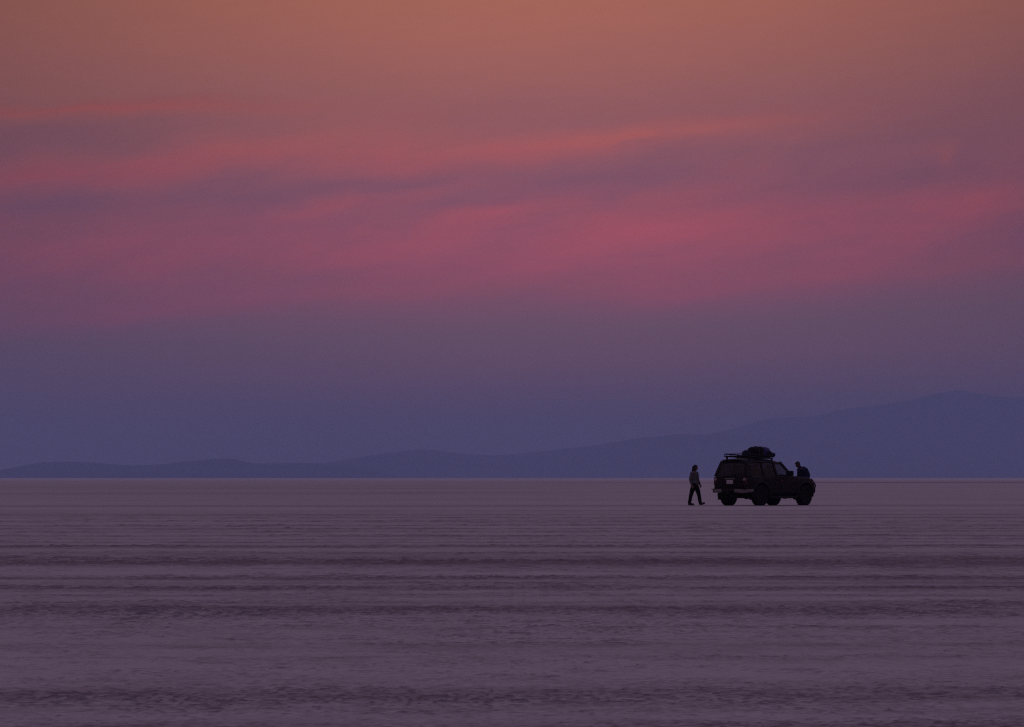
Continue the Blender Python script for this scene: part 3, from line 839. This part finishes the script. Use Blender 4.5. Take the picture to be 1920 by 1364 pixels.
for s in (-1, 1):
    for x in (-1.7, -1.05, -.34):
        bm = bmesh.new(); add_box(bm, (x, s * .53, rz(x) - .065), (.07, .05, .12), bevel=.01)
        mesh_obj('mounting_foot', bm, M['trim'], rk)

# short rear overhang
for o in car.children_recursive:
    if o.type == 'MESH' and min(v.co.x for v in o.data.vertices) < -1.8 and not o.data.get('tucked'):
        o.data['tucked'] = 1
        for v in o.data.vertices:
            if v.co.x < -1.8: v.co.x = -1.8 + (v.co.x + 1.8) * .86

# ------------------------------------------------------------------ luggage on the rack
CM = Matrix.Translation((CX, CY, 0)) @ Matrix.Rotation(CROT, 4, 'Z')
def cw(x, y, z): return CM @ Vector((x, y, z))
def lumpy(bm, amp, sc, seed):
    from mathutils import noise as mn
    for v in bm.verts:
        v.co += Vector((mn.noise(v.co * sc + Vector((seed, 0, 0))), mn.noise(v.co * sc + Vector((0, seed, 0))), mn.noise(v.co * sc + Vector((0, 0, seed))))) * amp
def soft_bag(size, p=3.2, seg=28, sag=.03, seed=1.0, amp=.025):
    """superellipsoid: a stuffed fabric bag resting on z=0"""
    bm = bmesh.new()
    bmesh.ops.create_uvsphere(bm, u_segments=seg, v_segments=seg // 2 + 4, radius=1.0)
    for v in bm.verts:
        d = v.co.normalized()
        k = (abs(d.x) ** p + abs(d.y) ** p + abs(d.z) ** p) ** (-1 / p)
        v.co = Vector((d.x * k * size[0] / 2, d.y * k * size[1] / 2, d.z * k * size[2] / 2))
    lumpy(bm, amp, 4.5, seed)
    z0 = min(v.co.z for v in bm.verts)
    for v in bm.verts: v.co.z -= z0
    return bm
def strap_ring(size, axis, at, wd=.035, p=3.2):
    bm = bmesh.new(); rings = []
    for k in range(28):
        a = 2 * math.pi * k / 28; c_, s_ = math.cos(a), math.sin(a)
        kk = (abs(c_) ** p + abs(s_) ** p) ** (-1 / p)
        r1 = []
        for o_, g in ((-wd / 2, 1.0), (-wd / 2, 1.06), (wd / 2, 1.06), (wd / 2, 1.0)):
            if axis == 'X': r1.append((at + o_, c_ * kk * size[1] / 2 * g, s_ * kk * size[2] / 2 * g + size[2] / 2))
            else: r1.append((c_ * kk * size[0] / 2 * g, at + o_, s_ * kk * size[2] / 2 * g + size[2] / 2))
        rings.append(r1)
    rings.append(rings[0]); add_rings(bm, rings, cap=False)
    return bm
def bag(name, label, cat, x, y, z, rot, size, m, seed, straps=(), p=3.2, amp=.02):
    t = empty(name, cw(x, y, z), CROT + R(rot)); tag(t, label, cat, 'luggage piled on the roof rack')
    mesh_obj('bag_body', soft_bag(size, p, seed=seed, amp=amp), m, t, 60)
    for ax, at in straps: mesh_obj('strap', strap_ring(size, ax, at, p=p), M['strap'], t, 50)
    bm = bmesh.new()
    add_tube(bm, [(-.12, 0, size[2] - .01), (-.08, .01, size[2] + .022), (.08, .01, size[2] + .022), (.12, 0, size[2] - .01)], .012, 6)
    mesh_obj('carry_handle', bm, M['strap'], t)
    return t
zf = lambda x: rz(x) + .012
bag('duffel_bag', 'navy soft bag lying low at the rear left of the roof load', 'bag', -.93, .05, zf(-.93), 6, (.42, .58, .26), M['navy'], 2.1, (('Y', -.15), ('Y', .15)))
bag('duffel_bag', 'large black stuffed bag standing tallest in the middle of the roof load', 'bag', -.85, -.20, zf(-.85), -8, (.52, .52, .385), M['blackbag'], 5.3, (('X', -.1), ('X', .12)), 4.4, .025)
bag('duffel_bag', 'blue waterproof bag on the roof, beside the tall black one', 'bag', -.55, -.16, zf(-.55), 12, (.52, .62, .395), M['blue'], 8.2, (('Y', -.14), ('Y', .14)), 5.0, .02)
bag('backpack', 'black backpack slumped at the front edge of the roof rack', 'backpack', -.42, -.40, zf(-.42), 25, (.34, .34, .27), M['blackbag'], 3.7, (('X', 0),), 2.4, .03)
# rolled mat at the very front edge
t = empty('rolled_mat', cw(-.22, -.36, zf(-.25) + .03), CROT + R(0))
tag(t, 'small dark rolled mat tied across the front end of the roof rack', 'mat', 'luggage piled on the roof rack')
bm = bmesh.new(); add_lathe(bm, [(.02, -.2), (.075, -.2), (.085, -.17), (.085, .17), (.075, .2), (.02, .2)], 20, 'Y', (0, 0, .085)); lumpy(bm, .008, 9, 2)
mesh_obj('roll', bm, M['navy'], t, 50)
for yy in (-.12, .12):
    bm = bmesh.new(); add_lathe(bm, [(.084, yy - .015), (.094, yy - .015), (.094, yy + .015), (.084, yy + .015)], 20, 'Y', (0, 0, .085)); mesh_obj('strap', bm, M['strap'], t)

# ------------------------------------------------------------------ people
def head(bm, c, s, yaw=0.0, pitch=0.0):
    """head with face looking along +x (local), s = head height; c = head centre"""
    Rm = rot_xyz(0, pitch, yaw)
    def E(p, sz): add_ellipsoid(bm, c + Rm @ (Vector(p) * s), tuple(q * s for q in sz), Rm, 18)
    E((-.04, 0, .08), (.40, .335, .40))          # skull
    E((.12, 0, -.14), (.27, .265, .33))          # face and jaw
    E((.22, 0, -.36), (.13, .14, .11))           # chin
    E((.395, 0, -.08), (.075, .055, .11))        # nose
    E((.41, 0, -.13), (.06, .07, .05))
    E((.33, 0, -.245), (.06, .11, .04))          # lips
    E((.30, 0, .10), (.09, .24, .05))            # brow
    for k in (-1, 1):
        E((.30, .13 * k, .0), (.055, .065, .05)) # eyes
        E((-.02, .335 * k, -.06), (.09, .045, .14))  # ears
        E((.22, .17 * k, -.12), (.09, .09, .09)) # cheeks
def hand(bm, wr, d, side, curl=.5, s=1.0):
    """palm and five fingers; wr wrist point, d direction, side = unit vector from little finger to thumb"""
    d = Vector(d).normalized(); side = Vector(side).normalized(); n = d.cross(side).normalized()
    wr = Vector(wr)
    add_limb(bm, [wr, wr + d * .04 * s, wr + d * .085 * s], [.024 * s, .034 * s, .036 * s], 12, .5, n)
    for i, (o, L) in enumerate(((.030, .070), (.010, .078), (-.010, .072), (-.030, .056))):
        p0 = wr + d * .088 * s + side * o * s
        dd = (d * math.cos(curl * .6) + n * math.sin(curl * .6)); p1 = p0 + dd * L * .5 * s
        dd = (d * math.cos(curl * 1.5) + n * math.sin(curl * 1.5)); p2 = p1 + dd * L * .35 * s
        dd = (d * math.cos(curl * 2.2) + n * math.sin(curl * 2.2)); p3 = p2 + dd * L * .25 * s
        add_limb(bm, [p0, p1, p2, p3], [.0092 * s, .0088 * s, .0082 * s, .0075 * s], 8)
    p0 = wr + d * .03 * s + side * .026 * s
    p1 = p0 + (d * .6 + side * .7) .normalized() * .035 * s; p2 = p1 + (d * .9 + side * .25 + n * .2).normalized() * .032 * s
    add_limb(bm, [p0, p1, p2], [.013 * s, .0105 * s, .009 * s], 8)

def torso_loft(bm, levels, n=24):
    """levels: (centre, depth radius, width radius, yaw)"""
    rings = []
    for c, rx, ry, yaw in levels:
        ring = []
        for k in range(n):
            a = 2 * math.pi * k / n
            p = Vector((rx * math.cos(a), ry * math.sin(a), 0)); p.rotate(Matrix.Rotation(yaw, 3, 'Z'))
            ring.append(Vector(c) + p)
        rings.append(ring)
    add_rings(bm, rings)

def build_person(name, label, loc, rotz, J, mats, hairfn, grow=.013):
    t = empty(name, loc, rotz); tag(t, label, 'person')
    V_ = Vector
    # --- body: one continuous surface
    bm = bmesh.new()
    torso_loft(bm, J['torso'])
    add_limb(bm, J['neck'], [.058, .052, .055], 14)
    head(bm, V_(J['head']), J['hs'], J.get('hyaw', 0), J.get('hpitch', 0))
    for k in ('armL', 'armR'): add_limb(bm, J[k], J['armr'], 14)
    for k, sd in (('armL', J['thumbL']), ('armR', J['thumbR'])):
        a, b = V_(J[k][-2]), V_(J[k][-1]); hand(bm, b, (b - a), sd, .55, J.get('hand', .95))
    for k in ('legL', 'legR'): add_limb(bm, J[k], J['legr'], 16)
    for k in ('footL', 'footR'): add_limb(bm, J[k], [.030, .034, .026], 12)
    o = mesh_obj('body', bm, mats['skin'], t); remesh(o, .0065, 3)
    # --- top
    bm = bmesh.new()
    lv = J['torso'][1:-1] if J.get('hem') is None else [J['hem']] + J['torso'][1:-1]
    torso_loft(bm, [(c, rx + grow + .006, ry + grow + .004, yw) for c, rx, ry, yw in lv])
    for k in ('armL', 'armR'):
        P = [V_(p) for p in J[k]]; P[-1] = P[-2].lerp(P[-1], .93)
        add_limb(bm, P, [r + grow + .004 for r in J['armr']], 14)
    add_limb(bm, [V_(J['neck'][0]), V_(J['neck'][0]).lerp(V_(J['neck'][1]), J.get('collar', .55))], [.078, .070], 14)
    if J.get('hood'):
        for c, s in J['hood']: add_ellipsoid(bm, c, s)
    o = mesh_obj(mats['topname'], bm, mats['top'], t); remesh(o, .011, 3)
    # --- trousers
    bm = bmesh.new()
    torso_loft(bm, [(c, rx + grow, ry + grow - .002, yw) for c, rx, ry, yw in J['torso'][:3]])
    for k in ('legL', 'legR'):
        P = [V_(p) for p in J[k]]; P[-1] = P[-2].lerp(P[-1], .96)
        add_limb(bm, P, [r + g for r, g in zip(J['legr'], (grow, grow, .014, .024))], 16)
    o = mesh_obj('trousers', bm, mats['legs'], t); remesh(o, .011, 3)
    # --- shoes
    for k in ('footL', 'footR'):
        bm = bmesh.new(); P = [V_(p) for p in J[k]]
        add_limb(bm, P, [.044, .048, .038], 14)
        d = (P[-1] - P[0]).normalized()
        mid_ = P[0].lerp(P[-1], .5) - V_((0, 0, .030))
        ang = math.atan2(-d.z, math.hypot(d.x, d.y))
        add_box(bm, mid_, ((P[-1] - P[0]).length + .075, .085, .022), rot_xyz(0, math.degrees(ang), math.degrees(math.atan2(d.y, d.x))), bevel=.009)
        o = mesh_obj('shoe', bm, M['shoe'], t); remesh(o, .007, 2)
    bm = bmesh.new(); hairfn(bm, V_(J['head']), J['hs'], rot_xyz(0, J.get('hpitch', 0), J.get('hyaw', 0)))
    o = mesh_obj('hair', bm, M['hair'], t); remesh(o, .008, 1)
    return t

# walking woman, in step towards the car (faces local +x = right in the photo)
wx_ = (1302.5 - 960) / F * D
yaw = R(-14)
Jw = dict(
    torso=[((-.015, 0, .70), .085, .135, 0), ((-.01, 0, .78), .112, .162, 0), ((-.012, 0, .86), .108, .155, yaw * .3), ((-.025, 0, .96), .092, .132, yaw * .6), ((-.032, 0, 1.07), .105, .150, yaw),
           ((-.035, 0, 1.17), .108, .168, yaw), ((-.032, 0, 1.235), .088, .160, yaw), ((-.02, 0, 1.275), .06, .10, yaw)],
    neck=[(-.025, 0, 1.24), (-.01, 0, 1.31), (.005, 0, 1.36)], head=(.025, 0, 1.425), hs=.205, hyaw=6, hpitch=8,
    armR=[(-.075, -.175, 1.22), (-.13, -.225, .985), (-.075, -.225, .79)], armL=[(.03, .175, 1.22), (.05, .225, .98), (.135, .20, .80)],
    thumbL=(1, -.3, .2), thumbR=(1, .3, 0), armr=[.050, .041, .030],
    legR=[(-.015, -.085, .78), (-.075, -.088, .60), (-.135, -.085, .405), (-.195, -.085, .085)],
    legL=[(-.005, .085, .78), (.075, .082, .60), (.135, .08, .405), (.185, .075, .095)],
    footR=[(-.205, -.085, .048), (-.12, -.09, .047), (-.045, -.095, .040)],
    footL=[(.185, .075, .055), (.265, .078, .066), (.335, .08, .088)],
    legr=[.098, .084, .060, .041], hem=((-.012, 0, .80), .118, .168, 0))
def hair_long(bm, c, s, Rm):
    def E(p, sz): add_ellipsoid(bm, c + Rm @ (Vector(p) * s), tuple(q * s for q in sz), Rm, 18)
    E((-.10, 0, .15), (.43, .39, .40)); E((-.34, 0, -.06), (.30, .40, .46)); E((-.40, 0, -.42), (.27, .38, .38)); E((-.42, 0, -.74), (.20, .31, .24))
    for k in (-1, 1): E((-.08, .33 * k, -.18), (.17, .08, .42)); E((.08, .22 * k, .33), (.25, .18, .16))
    lumpy(bm, .012, 22, 1.5)
build_person('person', 'walking person in grey sweater and dark trousers with shoulder-length dark hair, left of the car', (wx_, D - .2, 0), R(-16), Jw,
             dict(skin=M['skin'], top=M['sweater'], topname='sweater', legs=M['trousers']), hair_long)

# man standing beyond the hood, looking down
pm = Vector(((1504.5 - 960) / F * (D + 2.35), D + 2.35, 0))
Jm = dict(
    torso=[((-.13, 0, .78), .105, .155, 0), ((-.145, 0, .88), .130, .172, 0), ((-.14, 0, .97), .130, .170, 0), ((-.11, 0, 1.09), .128, .165, 0), ((-.06, 0, 1.21), .132, .178, R(8)),
           ((.0, 0, 1.31), .125, .185, R(10)), ((.045, 0, 1.385), .098, .155, R(10)), ((.085, 0, 1.43), .06, .09, 0)],
    neck=[(.075, 0, 1.38), (.125, 0, 1.46), (.165, 0, 1.50)], head=(.215, 0, 1.555), hs=.225, hyaw=-4, hpitch=26,
    armL=[(-.035, .185, 1.35), (-.135, .255, 1.12), (.03, .24, .95)], armR=[(.04, -.185, 1.35), (.0, -.255, 1.10), (.20, -.19, 1.02)],
    thumbL=(.3, -.3, 1), thumbR=(.3, .3, 1), armr=[.062, .052, .037],
    legL=[(-.13, .095, .86), (-.09, .10, .66), (-.05, .105, .46), (-.08, .11, .09)], legR=[(-.13, -.095, .86), (-.08, -.10, .66), (-.02, -.105, .46), (-.06, -.11, .09)],
    footL=[(-.09, .11, .050), (.0, .125, .050), (.08, .135, .042)], footR=[(-.07, -.11, .050), (.02, -.125, .050), (.10, -.135, .042)],
    legr=[.100, .085, .063, .046], hem=((-.14, 0, .84), .15, .185, 0), hand=1.05,
    collar=.95, hood=[((-.03, 0, 1.40), (.10, .135, .085))])
def hair_short(bm, c, s, Rm):
    def E(p, sz): add_ellipsoid(bm, c + Rm @ (Vector(p) * s), tuple(q * s for q in sz), Rm, 18)
    E((-.09, 0, .17), (.40, .365, .35)); E((-.24, 0, -.05), (.22, .32, .30)); E((.10, 0, .36), (.26, .28, .12))
    lumpy(bm, .006, 30, 2.5)
build_person('person', 'person in dark blue jacket with short hair and bowed head, standing behind the hood', pm, math.atan2(-.42, -.91), Jm,
             dict(skin=M['skin2'], top=M['jacket'], topname='jacket', legs=M['jeans']), hair_short, .026)

# ------------------------------------------------------------------ camera and render settings
cam = bpy.data.cameras.new('camera'); cam.sensor_width = 36.0; cam.lens = F / 1920 * 36.0
cam.clip_start = .1; cam.clip_end = 120000
co_ = bpy.data.objects.new('camera', cam); COL.objects.link(co_)
co_.location = (0, 0, CAM_H); co_.rotation_euler = (R(90) + math.atan(214 / F), 0, 0)
S.camera = co_
S.view_settings.view_transform = 'Standard'; S.view_settings.look = 'None'; S.view_settings.gamma = 1.0
S.view_settings.exposure = 0.0
S.render.engine = 'CYCLES'
S.cycles.volume_bounces = 2; S.cycles.max_bounces = 6; S.cycles.transparent_max_bounces = 12
S.cycles.use_denoising = False
S.cycles.filter_width = 1.2
S.cycles.sample_clamp_indirect = 3.0
